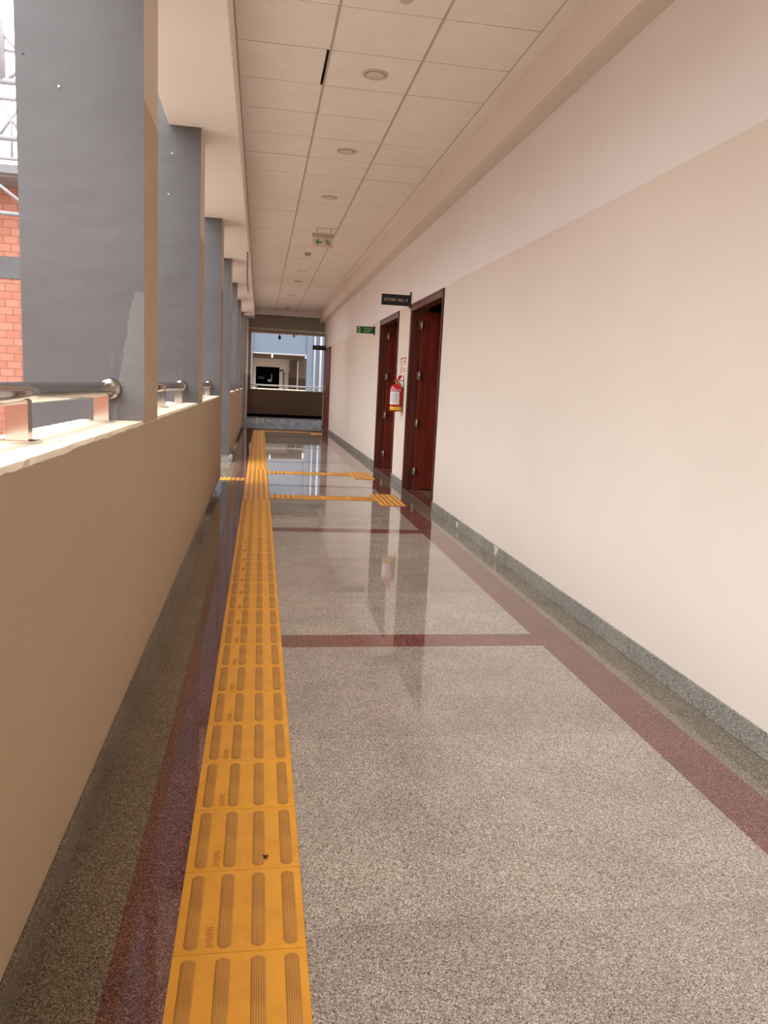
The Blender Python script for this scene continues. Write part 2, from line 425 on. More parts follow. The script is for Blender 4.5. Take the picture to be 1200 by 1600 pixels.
# ------------------------------------------------------------------ left parapet
def parapet(name, a, b):
    mb = MB(); n = max(2, int((b-a)/0.05)); prev = None
    for i in range(n+1):
        y = a+(b-a)*i/n
        dz = random.uniform(-0.0035, 0.0035); dx = random.uniform(-0.002, 0.002)
        dz2 = random.uniform(-0.004, 0.004)
        cur = [(LW, y, 0), (LW, y, ZP-0.012+dz), (LW-0.008+dx, y, ZP+dz*0.3), (PO+0.01, y, ZP+dz2*0.4), (PO, y, ZP-0.012+dz2), (PO, y, -0.25)]
        if prev:
            for q in range(5): mb.face([prev[q], cur[q], cur[q+1], prev[q+1]], 1 if q in (1, 2) else (2 if q > 2 else 0))
        else: mb.face(cur, 0)
        prev = cur
    mb.face(prev, 0)
    o = struct(mb.build(name, ['wall_left', 'sill', 'wall_left']))
    return o
parapet('wall_left_parapet_near', Y0, 10.0)
parapet('wall_left_parapet_far', 12.9, 22.6)
mb = MB(); mb.box(LW+0.0005, LW+0.013, Y0, 10.0, 0.0005, 0.098); mb.box(LW+0.0005, LW+0.013, 12.46, 22.6, 0.0005, 0.098)
struct(mb.build('baseboard_left', 'granE', bevel=0.002))  # same stone as the right skirting; darker granite stands in for parapet shade
struct(MB().box(PO, LW, 22.6, 29.85, -0.25, ZC+0.34).build('wall_left_lobby', 'brownwall'))

ORD = ['first', 'second', 'third', 'fourth', 'fifth', 'sixth', 'seventh']
clab = ['nearest and widest blue-grey column, with a paler repainted patch above the rail end',
        'second blue-grey column from the camera, two tiny white plugs on its face',
        'third blue-grey column from the camera, just before the doorway opening in the parapet',
        'fourth blue-grey column, the only one standing on the floor with grey skirting, beyond the opening',
        'fifth blue-grey column, first one beyond the parapet opening that rises from the parapet',
        'sixth blue-grey column, second one rising from the far parapet',
        'seventh and last blue-grey column at the far end of the parapet']
for i, (a, b) in enumerate(COLS):
    e = empty('column', (CO+0.23, (a+b)/2, 0), clab[i], 'column', 'columns along the open left side of the corridor')
    L = Vector(e.location)
    z0 = -3.4
    mb = MB(); zs = 0 if i == 3 else ZP
    mb.box(CO, LW-0.002, a, b, z0, zs); mb.box(CO, LW, a, b, zs, ZB)
    mb.box(CO, -0.712, a, b, ZB, 5.2)
    # paint: inner face (towards the corridor) is cream/white, the others blue-grey
    o = mb.build('shaft', ['column', 'wall_left'])
    for p_ in o.data.polygons:
        if p_.normal.x > 0.9 and p_.center.x > LW-0.01: p_.material_index = 1
    o.parent = e; o.matrix_parent_inverse = Matrix.Translation(-L)
    if i == 3:
        s_ = MB().box(CO-0.001, LW+0.014, a-0.012, a-0.0005, 0.0005, 0.105).build('skirting', 'skirt', bevel=0.002)
        s_.parent = e; s_.matrix_parent_inverse = Matrix.Translation(-L)
    if i == 0:
        for (x, z, rr) in ((-0.792, 2.368, 0.0045),):
            s_ = MB().tube((x, a-0.004, z), (x, a+0.002, z), rr, 8).build('wall_plug', 'label'); s_['label'] = 'tiny white plug'
            s_.parent = e; s_.matrix_parent_inverse = Matrix.Translation(-L)
        s_ = MB().tube((-0.92, a-0.002, 2.471), (-0.92, a+0.002, 2.471), 0.004, 8).build('nail_hole', 'black')
        s_.parent = e; s_.matrix_parent_inverse = Matrix.Translation(-L)
    if i == 1:
        for (x, z) in ((-0.686, 2.93), (-0.712, 2.64)):
            s_ = MB().tube((x, a-0.004, z), (x, a+0.002, z), 0.005, 8).build('wall_plug', 'label'); s_['label'] = 'tiny white plug'
            s_.parent = e; s_.matrix_parent_inverse = Matrix.Translation(-L)
    if i == 6:
        s_ = MB().tube((-0.58, a-0.005, 2.78), (-0.58, a+0.002, 2.78), 0.02, 8).build('wall_plug', 'label')
        s_.parent = e; s_.matrix_parent_inverse = Matrix.Translation(-L)

# ------------------------------------------------------------------ handrails
RX, RZ, RR = -0.612, 1.222, 0.029
bays = [(0.75, 3.35, 'nearest polished steel handrail on the parapet, at the left edge of the photo', 1),
        (3.77, 6.25, 'steel handrail on the parapet between the first and second columns', 0),
        (6.67, 9.50, 'steel handrail on the parapet between the second and third columns', 0),
        (12.9, 15.40, 'far steel handrail right after the fourth column', 0),
        (15.82, 18.45, 'far steel handrail between the fifth and sixth columns', 0),
        (18.87, 21.65, 'far steel handrail between the sixth and last columns', 0)]
def post_mesh():
    mb = MB(); mb.box(-0.028, 0.028, -0.019, 0.019, 0.008, 0.112)
    return mb.mesh('post', 'steel')
def base_mesh():
    return MB().box(-0.047, 0.047, -0.036, 0.036, 0.0, 0.008).mesh('base_plate', 'steel')
PM, BM = post_mesh(), base_mesh()
for a, b, lab, first in bays:
    e = empty('handrail', (RX, (a+b)/2, ZP), lab, 'handrail', 'steel handrails on the left parapet')
    cy = (a+b)/2
    MB().tube((0, a-cy, RZ-ZP), (0, b-cy-0.001, RZ-ZP), RR, 28).build('rail', 'steel', e)
    for yy, s_ in ([(b-0.001, -1)] + ([] if first else [(a+0.001, 1)])):
        fl_ = MB()
        prof = [(RR+0.002, s_*0.030), (RR+0.009, s_*0.028), (RR+0.016, s_*0.014), (RR+0.018, s_*0.0), ]
        fl_.lathe(prof, (0, yy-cy, RZ-ZP), 28, 0, 'y'); fl_.build('flange', 'steel', e)
    yy = b-0.17
    while yy > a+0.05:
        po = bpy.data.objects.new('post', PM); COL.objects.link(po); po.parent = e; po.location = (0, yy-cy, -0.001)
        bp_ = bpy.data.objects.new('base_plate', BM); COL.objects.link(bp_); bp_.parent = po
        yy -= 1.07

# ------------------------------------------------------------------ doors
def hinge_part(x, y, z, parent, L):
    h = MB(); h.tube((x, y, z-0.05), (x, y, z+0.05), 0.007, 10)
    h.box(x, x+0.004, y-0.035, y, z-0.05, z+0.05); h.box(x-0.035, x, y+0.001, y+0.005, z-0.05, z+0.05)
    o = h.build('hinge', 'brushed', parent, loc=-L); o['label'] = 'steel hinge'; return o
for i, (a, b) in enumerate(DOORS):
    L = Vector((RW, (a+b)/2, 0))
    d = struct(empty('door_%d' % (i+1), L))
    F = MB(); x0, x1, t = RW-0.012, RW+WT, 0.075
    F.box(x0, x1, a, a+t*0.7, 0.0, HD); F.box(x0, x1, b-t*0.7, b, 0.0, HD); F.box(x0, x1, a+t*0.7, b-t*0.7, HD-0.085, HD)
    # stepped architrave edge
    F.box(x0-0.006, x0, a, a+0.02, 0, HD); F.box(x0-0.006, x0, b-0.02, b, 0, HD); F.box(x0-0.006, x0, a, b, HD-0.022, HD)
    F.build('door_frame', 'frame', d, bevel=0.003, loc=-L)
    yj = b-t*0.7
    if i < 2:
        lf = MB().box(x1+0.002, x1+0.80, yj-0.045, yj-0.004, 0.008, HD-0.09).build('door_leaf', 'leaf', d, bevel=0.002, loc=-L)
        lf['label'] = 'door leaf swung open into the room, hinged on the far jamb'
        for z in (2.09, 1.46, 0.86, 0.24): hinge_part(x1+0.002, yj-0.050, z, lf, Vector((0, 0, 0)))
        for h in [c for c in lf.children]: h.location = (0, 0, 0)
        ya = a+t*0.7
        l2 = MB().box(x1+0.002, x1+0.80, ya+0.004, ya+0.045, 0.008, HD-0.09).build('door_leaf', 'leaf', d, bevel=0.002, loc=-L)
        l2['label'] = 'second leaf swung open, hinged on the near jamb'
    else:
        lf = MB().box(x0-0.008, x0+0.030, a+t*0.7+0.003, yj-0.003, 0.008, HD-0.09).build('door_leaf', 'leaf', d, bevel=0.002, loc=-L)
        h = MB(); yh = 21.9; h.tube((x0-0.045, yh, 1.04), (x0-0.045, yh, 1.36), 0.016, 10)
        h.tube((x0-0.045, yh, 1.07), (x0, yh, 1.07), 0.009, 8); h.tube((x0-0.045, yh, 1.33), (x0, yh, 1.33), 0.009, 8)
        h.build('door_handle', 'brushed', lf)
# thin pale joint line where the corridor granite meets each open doorway
for i, (a, b) in enumerate(DOORS[:2]):
    struct(MB().box(RW-0.006, RW, a+0.053, b-0.053, 0.0003, 0.0015).build('trim_%d' % (i+3), 'skirt'))

# ------------------------------------------------------------------ tactile paving
def stadium(wd, ln, inset, n=8):
    R = wd/2-inset; h = ln/2-wd/2; pts = []
    for i in range(n+1): t = PI*i/n; pts.append((R*math.cos(t), h+R*math.sin(t)))
    for i in range(n+1): t = PI+PI*i/n; pts.append((R*math.cos(t), -h+R*math.sin(t)))
    return pts
def add_bar(mb, cx, cy, z, wd, ln, ht, n=8, mi=0):
    rings = [(0, 0), (0.0035, ht*0.75), (0.006, ht)]
    b = len(mb.v); P = [stadium(wd, ln, ins, n) for ins, _ in rings]; k = len(P[0])
    for pp, (_, zz) in zip(P, rings): mb.v += [(cx+x, cy+y, z+zz) for x, y in pp]
    for q in range(2):
        for i in range(k):
            j = (i+1) % k; mb.f.append((b+q*k+i, b+q*k+j, b+(q+1)*k+j, b+(q+1)*k+i)); mb.mi.append(mi); mb.sm.append(False)
    mb.f.append(tuple(range(b+2*k, b+3*k))); mb.mi.append(mi); mb.sm.append(False)
BX = [0.0375, 0.1125, 0.190, 0.2645]
TZ = 0.004
tile_me = MB().box(0.0006, 0.2994, 0.0008, 0.2992, 0.0003, TZ).mesh('tactile_tile', 'tact')
bar_mb = MB(); add_bar(bar_mb, 0, 0, 0, 0.033, 0.272, 0.0035, 10); bar_me = bar_mb.mesh('raised_bar', 'bar')
mk = MB()
for q in range(9): mk.box(-0.009 + (0.003 if q % 3 == 1 else 0), 0.009 - (0.004 if q % 4 == 2 else 0), -0.034+q*0.0078, -0.0305+q*0.0078, 0, 0.0005)
mark_me = mk.mesh('moulded_mark', 'mark')
fm = MB(); fm.box(0.0006, 0.2994, 0.0008, 0.2992, 0.0003, TZ, 0)
for x in BX: add_bar(fm, x, 0.15, TZ, 0.033, 0.272, 0.0035, 5, 1)
far_me = fm.mesh('tactile_tile', ['tact', 'barfar'])
hm = MB(); hm.box(0.0006, 0.2994, 0.0008, 0.2992, 0.0003, TZ, 1)
for q in range(5): add_bar(hm, 0.03+q*0.06, 0.15, TZ, 0.032, 0.294, 0.005, 5, 0)
five_me = hm.mesh('tactile_tile', ['tact', 'tactbase'])
def link(name, me, parent, loc, rz=0):
    o = bpy.data.objects.new(name, me); COL.objects.link(o); o.parent = parent; o.location = loc; o.rotation_euler = (0, 0, rz); return o
SX, SY = -0.166, 1.5804-0.3*3
strip = empty('tactile_strip', (SX, SY, 0), 'long yellow tactile guide strip running the whole length of the corridor', 'tactile paving')
k = 0
while SY+0.3*(k+1) < 21.3:
    y = 0.3*k; yy = SY+y
    five = 8.3 < yy < 11.3
    if yy < 6.3:
        t = link('tactile_tile', tile_me, strip, (0, y, 0))
        for x in BX: link('raised_bar', bar_me, t, (x, 0.15, TZ))
        link('moulded_mark', mark_me, t, (0.078, 0.055, TZ))
    else:
        link('tactile_tile', five_me if five else far_me, strip, (random.uniform(-0.001, 0.001), y, 0))
    k += 1
def branch(name, x0, x1, y, label, lumps_near):
    e = empty(name, (x0, y, 0), label, 'tactile paving')
    x = x0; q = 0
    while x < x1-0.02:
        if q == 0 and lumps_near: link('tactile_tile', five_me, e, (x-x0, 0, 0))
        else: link('tactile_tile', far_me, e, (x-x0, 0.3, 0), -PI/2)
        x += 0.3; q += 1
    return e
branch('tactile_strip', 0.136, 1.30, 8.60, 'short yellow tactile cross strip leading to the nearest door', True)
branch('tactile_strip', 0.136, 1.27, 11.02, 'short yellow tactile cross strip leading to the second door', True)
e = empty('tactile_strip', (-1.072, 10.10, 0), 'sunlit yellow tactile strip turning left into the parapet opening', 'tactile paving')
for q in range(3): link('tactile_tile', five_me, e, (q*0.302, 0, 0))
def pad(x, y, label, n=3):
    e = empty('tactile_pad', (x, y, 0), label, 'tactile paving', 'tactile pads in front of the doors')
    for q in range(n): link('tactile_tile', five_me, e, (0, 0.3*q, 0.0))
pad(1.339, 8.25, 'yellow ribbed tactile pad in front of the nearest door')
pad(1.339, 10.65, 'yellow ribbed tactile pad in front of the second door')
pad(1.339, 20.0, 'distant yellow tactile pad in front of the far closed door')
branch('tactile_strip', 0.136, 1.2, 20.75, 'faint far tactile cross strip leading to the far closed door', False)
# brown bars laid directly on the lobby floor
e = empty('tactile_strip', (-0.14, 22.3, 0), 'brown tactile guide bars laid on the dark lobby floor beyond the threshold', 'tactile paving')
for x in (0.03, 0.105, 0.18, 0.255):
    mb = MB(); add_bar(mb, x, 2.8, 0.0005, 0.038, 5.6, 0.006, 6); mb.build('raised_bar', 'barbrown', e)

# crumb on the tactile tile
c = MB()
for (dx, dy, rr) in ((0, 0, 0.0055), (0.006, 0.004, 0.004), (-0.004, 0.006, 0.004), (0.003, -0.006, 0.003)):
    c.lathe([(rr*0.6, 0), (rr, rr*0.4), (rr*0.7, rr*0.9)], (dx, dy, 0), 7)
o = c.build('leaf_crumb', 'debris', loc=(0.041, 1.929, TZ+0.0005)); tag(o, 'tiny dark brown crumb lying on a near yellow tactile tile', 'debris')

# ------------------------------------------------------------------ ceiling fixtures
def downlight(y, label):
    e = empty('downlight', (0.735, y, ZC), label, 'ceiling light', 'round recessed ceiling lights')
    MB().lathe([(0.092, -0.0005), (0.090, -0.006), (0.072, -0.007), (0.068, -0.001)], (0, 0, 0), 32).build('trim_ring', 'ring', e)
    MB().lathe([(0.067, -0.0075), (0.060, -0.0095), (0.02, -0.0105)], (0, 0, 0), 32).build('lens', 'ledgrey', e)
for y, lab in ((5.657, 'nearest round recessed ceiling light, beside the tile with the dark gap'), (7.457, 'second round recessed ceiling light from the camera'),
               (9.257, 'third round recessed ceiling light, just before the hanging exit sign'), (15.257, 'first round ceiling light beyond the hanging exit sign and smoke detector'),
               (19.457, 'farthest round ceiling light, near the corridor end')):
    downlight(y, lab)
def detector(x, y, label, s=1.0):
    e = empty('smoke_detector', (x, y, ZC), label, 'smoke detector')
    MB().lathe([(0.055*s, -0.0005), (0.055*s, -0.014), (0.048*s, -0.020)], (0, 0, 0), 24).build('base', 'greyplast', e)
    MB().lathe([(0.040*s, -0.0205), (0.043*s, -0.045), (0.030*s, -0.055)], (0, 0, 0), 24).build('head', 'greyplast', e)
    g = MB()
    for q in range(10):
        t = 2*PI*q/10; g.box(0.040*s*math.cos(t)-0.006, 0.040*s*math.cos(t)+0.006, 0.040*s*math.sin(t)-0.006, 0.040*s*math.sin(t)+0.006, -0.040, -0.028)
    g.build('vent', 'black', e)
detector(0.722, 13.14, 'white smoke detector with dark vents beyond the hanging exit sign')
detector(0.735, 4.50, 'ceiling detector cut off by the top edge of the photo', 0.9)
detector(0.707, 22.45, 'small far ceiling detector at the very end of the tiled ceiling')
e = empty('ceiling_vent', (0.735, 16.75, ZC), 'thin dark-edged ceiling fitting between the far downlights', 'ceiling vent')
MB().lathe([(0.10, -0.0005), (0.09, -0.010)], (0, 0, 0), 24).build('plate', 'ring', e)
MB().box(-0.07, 0.07, -0.01, 0.01, -0.016, -0.0105).build('slot', 'cable', e)

# hanging exit sign
EY = 11.06
e = empty('exit_sign', (0.81, EY, ZC), 'hanging emergency exit sign with green left arrow and running man', 'exit sign')
MB().box(-0.150, 0.150, -0.03, 0.03, -0.118, -0.072).build('housing', 'greyplast', e, bevel=0.003)
pn = MB().box(-0.142, 0.142, -0.005, 0.005, -0.250, -0.119).build('panel', 'notice', e, bevel=0.001)
MB().box(-0.135, 0.135, -0.004, 0.004, -0.0735, -0.072).build('top_plate', 'label', e)
for x in (-0.085, 0.105): MB().tube((x, 0, -0.073), (x, 0, 0.0), 0.003, 8).build('suspension_rod', 'cable', e)
MB().box(0.118, 0.128, -0.01, 0.01, -0.072, -0.045).build('clip', 'label', e)
T = lambda a, b, h: (a, h, b)
ar = MB(); cx, cz = -0.055, -0.185
ar.prism([(cx-0.048, cz), (cx-0.008, cz+0.042), (cx+0.008, cz+0.042), (cx-0.012, cz+0.012), (cx+0.040, cz+0.012), (cx+0.040, cz-0.012), (cx-0.012, cz-0.012), (cx+0.008, cz-0.042), (cx-0.008, cz-0.042)], -0.0065, -0.0052, T)
ar.build('arrow', 'arrow', pn)
def runner(cx, cz, s, flip=1):
    P = lambda pts: [(cx+flip*x*s, cz+z*s) for x, z in pts]
    lines = [P([(0.02, 0.22), (-0.05, -0.05)]), P([(-0.05, -0.05), (0.16, -0.14), (0.10, -0.42)]), P([(-0.05, -0.05), (-0.14, -0.25), (-0.36, -0.34)]),
             P([(0.0, 0.2), (-0.22, 0.14), (-0.28, -0.02)]), P([(0.03, 0.2), (0.20, 0.10), (0.30, 0.18)])]
    head = [(cx+flip*0.06*s+0.075*s*math.cos(t*PI/6), cz+0.36*s+0.075*s*math.sin(t*PI/6)) for t in range(12)]
    return lines, head
rn = MB(); ln_, hd_ = runner(0.062, -0.185, 0.105, -1)
rn.strokes(ln_, 0.0105, T, -0.0065, -0.0052); rn.prism(hd_, -0.0065, -0.0052, T)
rn.strokes([[(0.094, -0.225), (0.094, -0.145), (0.086, -0.145)]], 0.004, T, -0.0065, -0.0052)
rn.build('running_man', 'arrow', pn)

# cable along the soffit edge
cb = MB(); pts = [(-0.222, 11.7, ZB-0.035), (-0.225, 11.72, ZB-0.004), (-0.245, 13.0, ZB-0.006), (-0.266, 13.9, ZB-0.004), (-0.285, 15.5, ZB-0.005), (-0.289, 16.8, ZB-0.003)]
for p0, p1 in zip(pts, pts[1:]): cb.tube(p0, p1, 0.008, 8)
tag(cb.build('cable', 'cable'), 'thin dark cable running along the white soffit beside the ceiling edge', 'cable')

# ------------------------------------------------------------------ projecting wall signs
def proj_sign(x0, x1, y, z0, z1, label, txt, mat='black', face=None):
    e = empty('wall_sign', (RW, y, (z0+z1)/2), label, 'sign'); cx, hz = (x0+x1)/2-RW, (z1-z0)/2
    MB().box(x0-RW, x1-RW, -0.006, 0.006, -hz, hz).build('board', mat, e, bevel=0.001)
    MB().box(x1-RW, -0.0005, -0.022, 0.022, -hz-0.02, hz+0.012).build('wall_bracket', 'strap', e, bevel=0.002)
    return e, cx, hz
e, cx, hz = proj_sign(1.490, 1.852, 9.90, 2.326, 2.462, 'black projecting sign reading LECTURE HALL 8 by the nearest door', '')
MB().box(-0.012, -0.0005, -0.028, 0.028, hz+0.013, hz+0.04).build('mounting_clip', 'strap', e)
text_part('lettering', 'LECTURE  HALL  8', 0.050, (cx, -0.0072, 0), 'letter', e, width=0.30)
e, cx, hz = proj_sign(1.490, 1.855, 22.99, 2.298, 2.428, 'black projecting sign with faint lettering above the far closed door', '')
text_part('lettering', 'LECTURE  HALL  9', 0.040, (cx, -0.0072, 0), 'letter', e, width=0.27)
e, cx, hz = proj_sign(1.560, 1.852, 13.0, 2.170, 2.284, 'small green projecting EMERGENCY EXIT sign past the second door', '', 'green')
text_part('lettering', 'EMERGENCY', 0.026, (cx+0.045, -0.0072, 0.024), 'greenlight', e, width=0.150)
text_part('lettering', 'EXIT', 0.058, (cx+0.035, -0.0072, -0.020), 'greenlight', e, width=0.105)
pic = MB().box(cx-0.128, cx-0.082, -0.0075, -0.0061, -0.046, 0.046).build('pictogram_panel', 'greenlight', e)
rn = MB(); ln_, hd_ = runner(cx-0.105, 0.0, 0.075, 1); rn.strokes(ln_, 0.009, T, -0.0088, -0.0078); rn.prism(hd_, -0.0088, -0.0078, T)
rn.build('running_man', 'green', pic)

# fire notice on the wall
e = empty('fire_notice', (RW, 10.21, 1.595), 'red printed fire notice on the wall above the extinguisher', 'notice')
ns = MB().box(-0.0022, -0.0004, -0.20, 0.20, -0.10, 0.10).build('sheet', 'notice', e)
U = lambda a, b, h: (h, -a, b)
q = MB()
q.strokes([[(-0.19, 0.09), (-0.02, 0.09)], [(-0.19, 0.09), (-0.19, 0.0)], [(-0.12, 0.08), (-0.12, 0.01)], [(0.03, 0.09), (0.19, 0.09)], [(0.05, 0.05), (0.16, 0.05)], [(0.10, 0.09), (0.10, -0.02)],
           [(0.16, 0.07), (0.16, 0.0)], [(-0.17, -0.03), (-0.05, -0.03)], [(-0.17, -0.06), (-0.05, -0.06)], [(-0.17, -0.09), (-0.05, -0.09)], [(0.04, -0.045), (0.15, -0.045)], [(0.04, -0.075), (0.15, -0.075)]], 0.017, U, -0.0034, -0.0024)
q.strokes([[(-0.06, 0.06), (-0.08, 0.02), (-0.04, 0.0)]], 0.02, U, -0.0034, -0.0024)
q.build('red_print', 'redprint', ns)

# fire extinguisher
EX = Vector((1.781, 10.12, 0.985))
e = empty('fire_extinguisher', EX, 'red fire extinguisher with white label and yellow base band hung between the doors', 'fire extinguisher')
R_ = 0.080
body = MB().lathe([(0.060, 0.0), (R_-0.004, 0.006), (R_, 0.016), (R_, 0.295), (R_-0.006, 0.322), (0.055, 0.345), (0.030, 0.358), (0.020, 0.362)], (0, 0, 0), 36).build('cylinder_body', 'red', e)
MB().lathe([(R_+0.0006, 0.018), (R_+0.0012, 0.022), (R_+0.0012, 0.060), (R_+0.0006, 0.064)], (0, 0, 0), 36).build('yellow_band', 'yellow', body)
def wrap(a0, a1, z0, z1, rr, name, mat, parent):
    mb = MB(); n = 16
    for i in range(n):
        t0 = a0+(a1-a0)*i/n; t1 = a0+(a1-a0)*(i+1)/n
        o0 = [(rr*math.cos(t), rr*math.sin(t)) for t in (t0, t1)]
        mb.face([(o0[0][0], o0[0][1], z0), (o0[1][0], o0[1][1], z0), (o0[1][0], o0[1][1], z1), (o0[0][0], o0[0][1], z1)], 0, True)
    return mb.build(name, mat, parent)
A0, A1 = math.radians(176), math.radians(289)
lb = wrap(A0, A1, 0.092, 0.262, R_+0.0012, 'label_sheet', 'label', body)
for zz in (0.232, 0.212, 0.192, 0.172, 0.150, 0.130): wrap(A0+0.45, A1-0.25, zz, zz+0.006, R_+0.0018, 'label_print', 'labelink', lb)
wrap(A0, A1+0.35, 0.268, 0.296, R_+0.0010, 'pink_label_band', 'labelpink', body)
vb = MB().lathe([(0.018, 0.362), (0.018, 0.380), (0.012, 0.384), (0.012, 0.405)], (0, 0, 0), 16).build('valve', 'brass', e)
MB().box(-0.012, 0.055, -0.010, 0.010, 0.402, 0.412).build('carry_handle', 'red', vb)
h = MB().prism([(0.004, 0.414), (0.020, 0.470), (0.052, 0.478), (0.066, 0.462), (0.030, 0.414)], -0.010, 0.010, T); h.build('squeeze_lever', 'red', vb, bevel=0.002)
MB().tube((-0.015, -0.012, 0.392), (-0.04, -0.02, 0.400), 0.006, 8).build('safety_pin', 'brass', vb)
MB().lathe([(0.014, -0.010), (0.016, -0.012), (0.016, -0.022), (0.012, -0.024)], (0, -0.010, 0.385), 16, 0, 'y').build('pressure_gauge', 'brass', vb)
hs_ = MB(); prev = None
for i in range(13):
    t = i/12; p_ = (0.015+0.050*math.sin(t*PI*0.9), 0.02+0.055*t, 0.385-0.30*t*t)
    if prev: hs_.tube(prev, p_, 0.008, 8, cap=False)
    prev = p_
hs_.build('hose', 'black', e)
br = empty('wall_bracket', (RW, 10.12, 1.36), 'thin black wall bracket holding the fire extinguisher', 'bracket')
MB().box(-0.004, -0.0005, -0.012, 0.012, -0.10, 0.10).build('back_plate', 'strap', br)
MB().tube((-0.004, 0, 0.03), (-0.085, 0, 0.03), 0.004, 8).build('arm', 'strap', br)

# ------------------------------------------------------------------ lobby end: parapet, beam, railing
struct(MB().box(LW, 6.0, 29.75, 29.95, -0.25, 1.01).build('wall_far_parapet', 'brownwall'))
struct(MB().box(LW-0.2, 6.0, 29.74, 29.96, 1.01, 1.035).build('trim_parapet_cap', 'sill'))
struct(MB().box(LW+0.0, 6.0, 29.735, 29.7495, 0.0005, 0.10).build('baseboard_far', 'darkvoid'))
struct(MB().box(LW, 6.0, 29.55, 29.95, 3.10, ZC+0.34).build('wall_far_beam', 'beamfar'))
struct(MB().box(LW, LW+0.12, 29.60, 29.95, 1.035, 3.10).build('wall_far_pier', 'brownwall'))
struct(MB().box(5.9, 6.1, YE, 29.95, 0, ZC+0.34).build('wall_lobby_right', 'brownwall'))
tag(MB().tube((LW+0.02, 29.50, 3.26), (5.8, 29.50, 3.18), 0.022, 10).build('conduit_pipe', 'soffit'), 'pale conduit pipe running across the dark end beam', 'pipe')
e = empty('railing', (LW, 29.85, 1.035), 'white painted railing on the parapet at the far end of the corridor', 'railing')
MB().tube((0.12, 0, 0.150), (6.2, 0, 0.150), 0.030, 14).build('rail', 'whitepaint', e)
for x in (0.34, 1.40, 2.45, 3.5, 4.6): MB().box(x-0.02, x+0.02, -0.02, 0.02, 0.0, 0.122).build('post', 'whitepaint', e)
e = empty('pendant_lamp', (0.676, 29.60, 3.10), 'small black bulb-shaped lamp hanging under the end beam', 'lamp')
MB().tube((0, 0, -0.05), (0, 0, 0.0), 0.012, 8).build('stem', 'black', e)
MB().lathe([(0.02, -0.05), (0.05, -0.10), (0.06, -0.15), (0.04, -0.20), (0.01, -0.22)], (0, 0, 0), 16).build('bulb_housing', 'black', e)
e = empty('camera_fitting', (1.20, 29.60, 3.10), 'small grey twin fitting under the end beam, right of the black lamp', 'fitting')
MB().box(-0.04, 0.04, -0.03, 0.03, -0.10, 0).build('body', 'brushed', e); MB().tube((0.09, 0, -0.09), (0.09, 0, 0), 0.015, 8).build('stem', 'brushed', e)
e = empty('sprinkler', (0.515, 25.5, ZC+0.34), 'small dark fitting on the lobby ceiling', 'fitting')
MB().lathe([(0.05, 0.0), (0.05, -0.03), (0.03, -0.09)], (0, 0, 0), 12).build('head', 'cable', e)

# ------------------------------------------------------------------ block across the atrium
YO = 42.0
e = empty('building', (1.0, YO, 0), 'blue-grey building seen across the courtyard beyond the far railing', 'building')
def bo(name, mat, *b): 
    o = MB().box(*b).build(name, mat, e); o.location = (-1.0, -YO, 0); return o
bo('pillar', 'bluegrey_far', -0.98, -0.44, YO, YO+0.6, -3.4, 7.5)
bo('pillar', 'bluegrey_far', 2.44, 8.0, YO, YO+0.6, -3.4, 7.5)
bo('pillar', 'bluegrey_far', -8.0, -3.6, YO, YO+0.6, -3.4, 7.5)
bo('beam', 'bluegrey_far', -3.6, 2.44, YO+0.1, YO+0.6, 2.86, 7.5)
bo('beam_edge', 'outsteel', -3.6, 2.44, YO+0.06, YO+0.6, 2.80, 2.86)
bo('parapet', 'sill', -3.6, 2.44, YO+0.2, YO+0.5, -3.4, 0.98)
bo('corridor_floor', 'lobby', -3.6, 2.44, YO+0.5, YO+6, -0.2, 0)
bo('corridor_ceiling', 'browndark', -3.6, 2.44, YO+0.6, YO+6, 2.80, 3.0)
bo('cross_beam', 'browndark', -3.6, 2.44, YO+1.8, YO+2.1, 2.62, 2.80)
W = bo('inner_wall', 'sill', -0.46, -0.27, YO+4, YO+4.3, 0, 2.8)
bo('inner_wall', 'sill', 1.095, 1.66, YO+4, YO+4.3, 0, 2.8); bo('inner_wall', 'sill', -0.27, 1.095, YO+4, YO+4.3, 2.20, 2.8)
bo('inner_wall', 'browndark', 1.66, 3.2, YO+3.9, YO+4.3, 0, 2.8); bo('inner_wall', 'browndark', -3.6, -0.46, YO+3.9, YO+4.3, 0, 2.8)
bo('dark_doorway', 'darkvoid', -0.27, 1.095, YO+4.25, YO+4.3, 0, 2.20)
bo('column_strip', 'sill', 2.10, 2.17, YO+3.75, YO+3.88, 0, 2.62)
bo('door_edge', 'frame', 1.30, 1.36, YO+3.9, YO+3.99, 0, 1.95); bo('door_edge', 'frame', 1.62, 1.66, YO+3.8, YO+3.9, 0, 1.95)
s_ = bo('hanging_sign', 'black', 1.05, 1.32, YO+3.4, YO+3.43, 1.97, 2.07)
bo('reflection_board', 'outsteel', 0.42, 0.62, YO+4.1, YO+4.2, 1.35, 1.48); bo('reflection_board', 'outsteel', 0.62, 0.66, YO+4.1, YO+4.2, 1.35, 1.78)
bo('notice_board', 'leafdark', -0.14, 0.22, YO+4.1, YO+4.2, 1.48, 1.62)
d_ = MB().tube((2.84, YO-0.10, -3.4), (2.84, YO-0.10, 7.5), 0.045, 10).build('downpipe', 'outsteel', e); d_.location = (-1.0, -YO, 0)
d_ = MB().tube((3.16, YO-0.12, -3.4), (3.16, YO-0.12, 7.5), 0.062, 10).build('downpipe', 'outsteel', e); d_.location = (-1.0, -YO, 0)
lm = bo('lamp', 'label', 0.55, 0.63, YO+0.1, YO+0.2, 2.62, 2.80); lm['label'] = 'small white lamp under the beam'

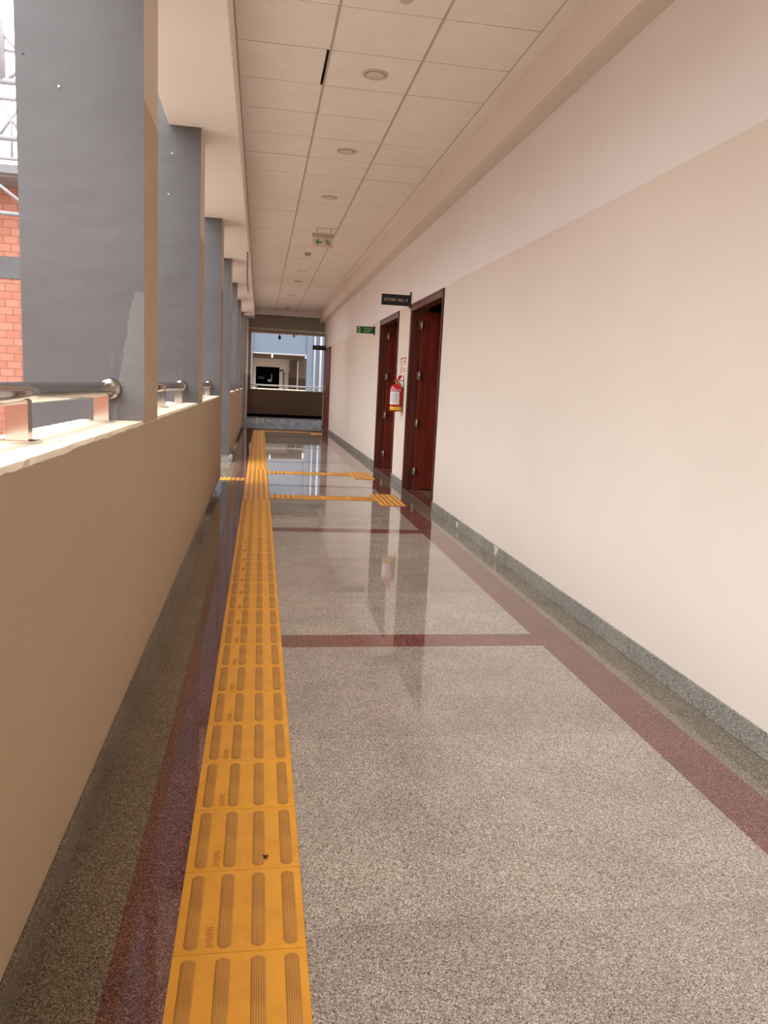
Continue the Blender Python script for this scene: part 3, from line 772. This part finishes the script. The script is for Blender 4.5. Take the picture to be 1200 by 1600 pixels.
# ------------------------------------------------------------------ outside, left: ground, bridge, brick building, steel truss
struct(MB().box(-60, 60, -20, 90, -3.6, -3.4).build('ground', 'ground'))
struct(MB().box(-5.0, LW-0.26, 9.6, 13.0, -0.25, 0.0).build('floor_bridge', 'ground'))
BY = 16.0
e = empty('building', (-9.0, BY, -3.4), 'orange brick building with a grey-blue band seen outside at the left edge', 'building')
def bb(name, mat, *b, bev=0):
    o = MB().box(*b).build(name, mat, e, bevel=bev); o.location = (9.0, -BY, 3.4); return o
bb('brick_wall', 'brick', -13.0, -4.35, BY, BY+5.0, -3.4, 4.70)
bb('added_shade_block', 'beamfar', -22.0, -13.0, -14.0, BY, -3.4, 4.3)  # unseen block added to keep low sky light off the upper right wall
bb('added_reflection_block', 'brick', -22.0, -1.6, -16.0, -10.0, -3.4, 3.2)  # unseen block added for the steel posts to reflect and to darken column faces
bb('wall_band', 'column', -13.0, -4.34, BY-0.03, BY, 2.99, 3.39)
rf = MB(); rf.prism([(BY-0.9, 4.62), (BY-0.9, 4.80), (BY+2.5, 5.35), (BY+5.4, 4.85), (BY+5.4, 4.67)], -13.4, -4.0, lambda a, b, h: (h, a, b))
o = rf.build('roof', 'outsteel', e); o.location = (9.0, -BY, 3.4)
bb('gutter', 'outsteel', -13.4, -4.0, BY-1.02, BY-0.9, 4.66, 4.80)
TY = 14.6; K = TY/16.0
e = empty('roof_truss', (-6.0, TY, 0), 'white steel lattice truss high outside the left edge', 'steel truss')
def tz(z): return 1.279+(z-1.279)*K
tb = lambda n, p0, p1, rr: MB().tube((p0[0]+6.0, p0[1]-TY, p0[2]), (p1[0]+6.0, p1[1]-TY, p1[2]), rr, 8).build(n, 'outsteel', e)
xl, xr = -9.0*K, -3.9*K
for z, rr in ((6.47, 0.055), (6.18, 0.035), (5.50, 0.05), (5.14, 0.03), (8.6, 0.06)): tb('chord', (xl, TY, tz(z)), (xr, TY, tz(z)), rr)
x = xl
while x < xr-0.1:
    tb('diagonal', (x, TY, tz(5.5)), (x+0.42, TY, tz(6.18)), 0.026); tb('diagonal', (x+0.42, TY, tz(5.5)), (x, TY, tz(6.18)), 0.026)
    tb('vertical', (x+0.21, TY, tz(5.14)), (x+0.21, TY, tz(6.18)), 0.022)
    x += 0.42
for q, xx in enumerate((-4.76, -5.9, -7.0, -8.1)):
    tb('vertical', (xx*K, TY, tz(6.47)), (xx*K, TY, tz(8.6)), 0.055)
    tb('diagonal', (xx*K, TY, tz(7.3)), (xx*K+0.5, TY, tz(6.75)), 0.03); tb('diagonal', (xx*K+0.05, TY, tz(6.47)), (xx*K+0.5, TY, tz(6.9)), 0.03)
    tb('horizontal', (xx*K, TY, tz(7.0)), (xx*K+0.8, TY, tz(6.95)), 0.025)
for xx in (xl+0.1, xr-0.3): tb('leg', (xx, TY, -3.4), (xx, TY, tz(6.47)), 0.07)
e = empty('steel_brace', (-6.0, TY, 0), 'white steel pipes crossing in front of the brick wall', 'steel pipes')
tb('pipe', (-8.0*K, TY, tz(4.25)), (-4.0*K, TY, tz(4.15)), 0.035); tb('pipe', (-5.8*K, TY, tz(5.35)), (-4.25*K, TY, tz(4.20)), 0.03)
tb('leg', (-8.0*K, TY, -3.4), (-8.0*K, TY, tz(4.25)), 0.05); tb('leg', (-4.0*K, TY, -3.4), (-4.0*K, TY, tz(4.2)), 0.05)
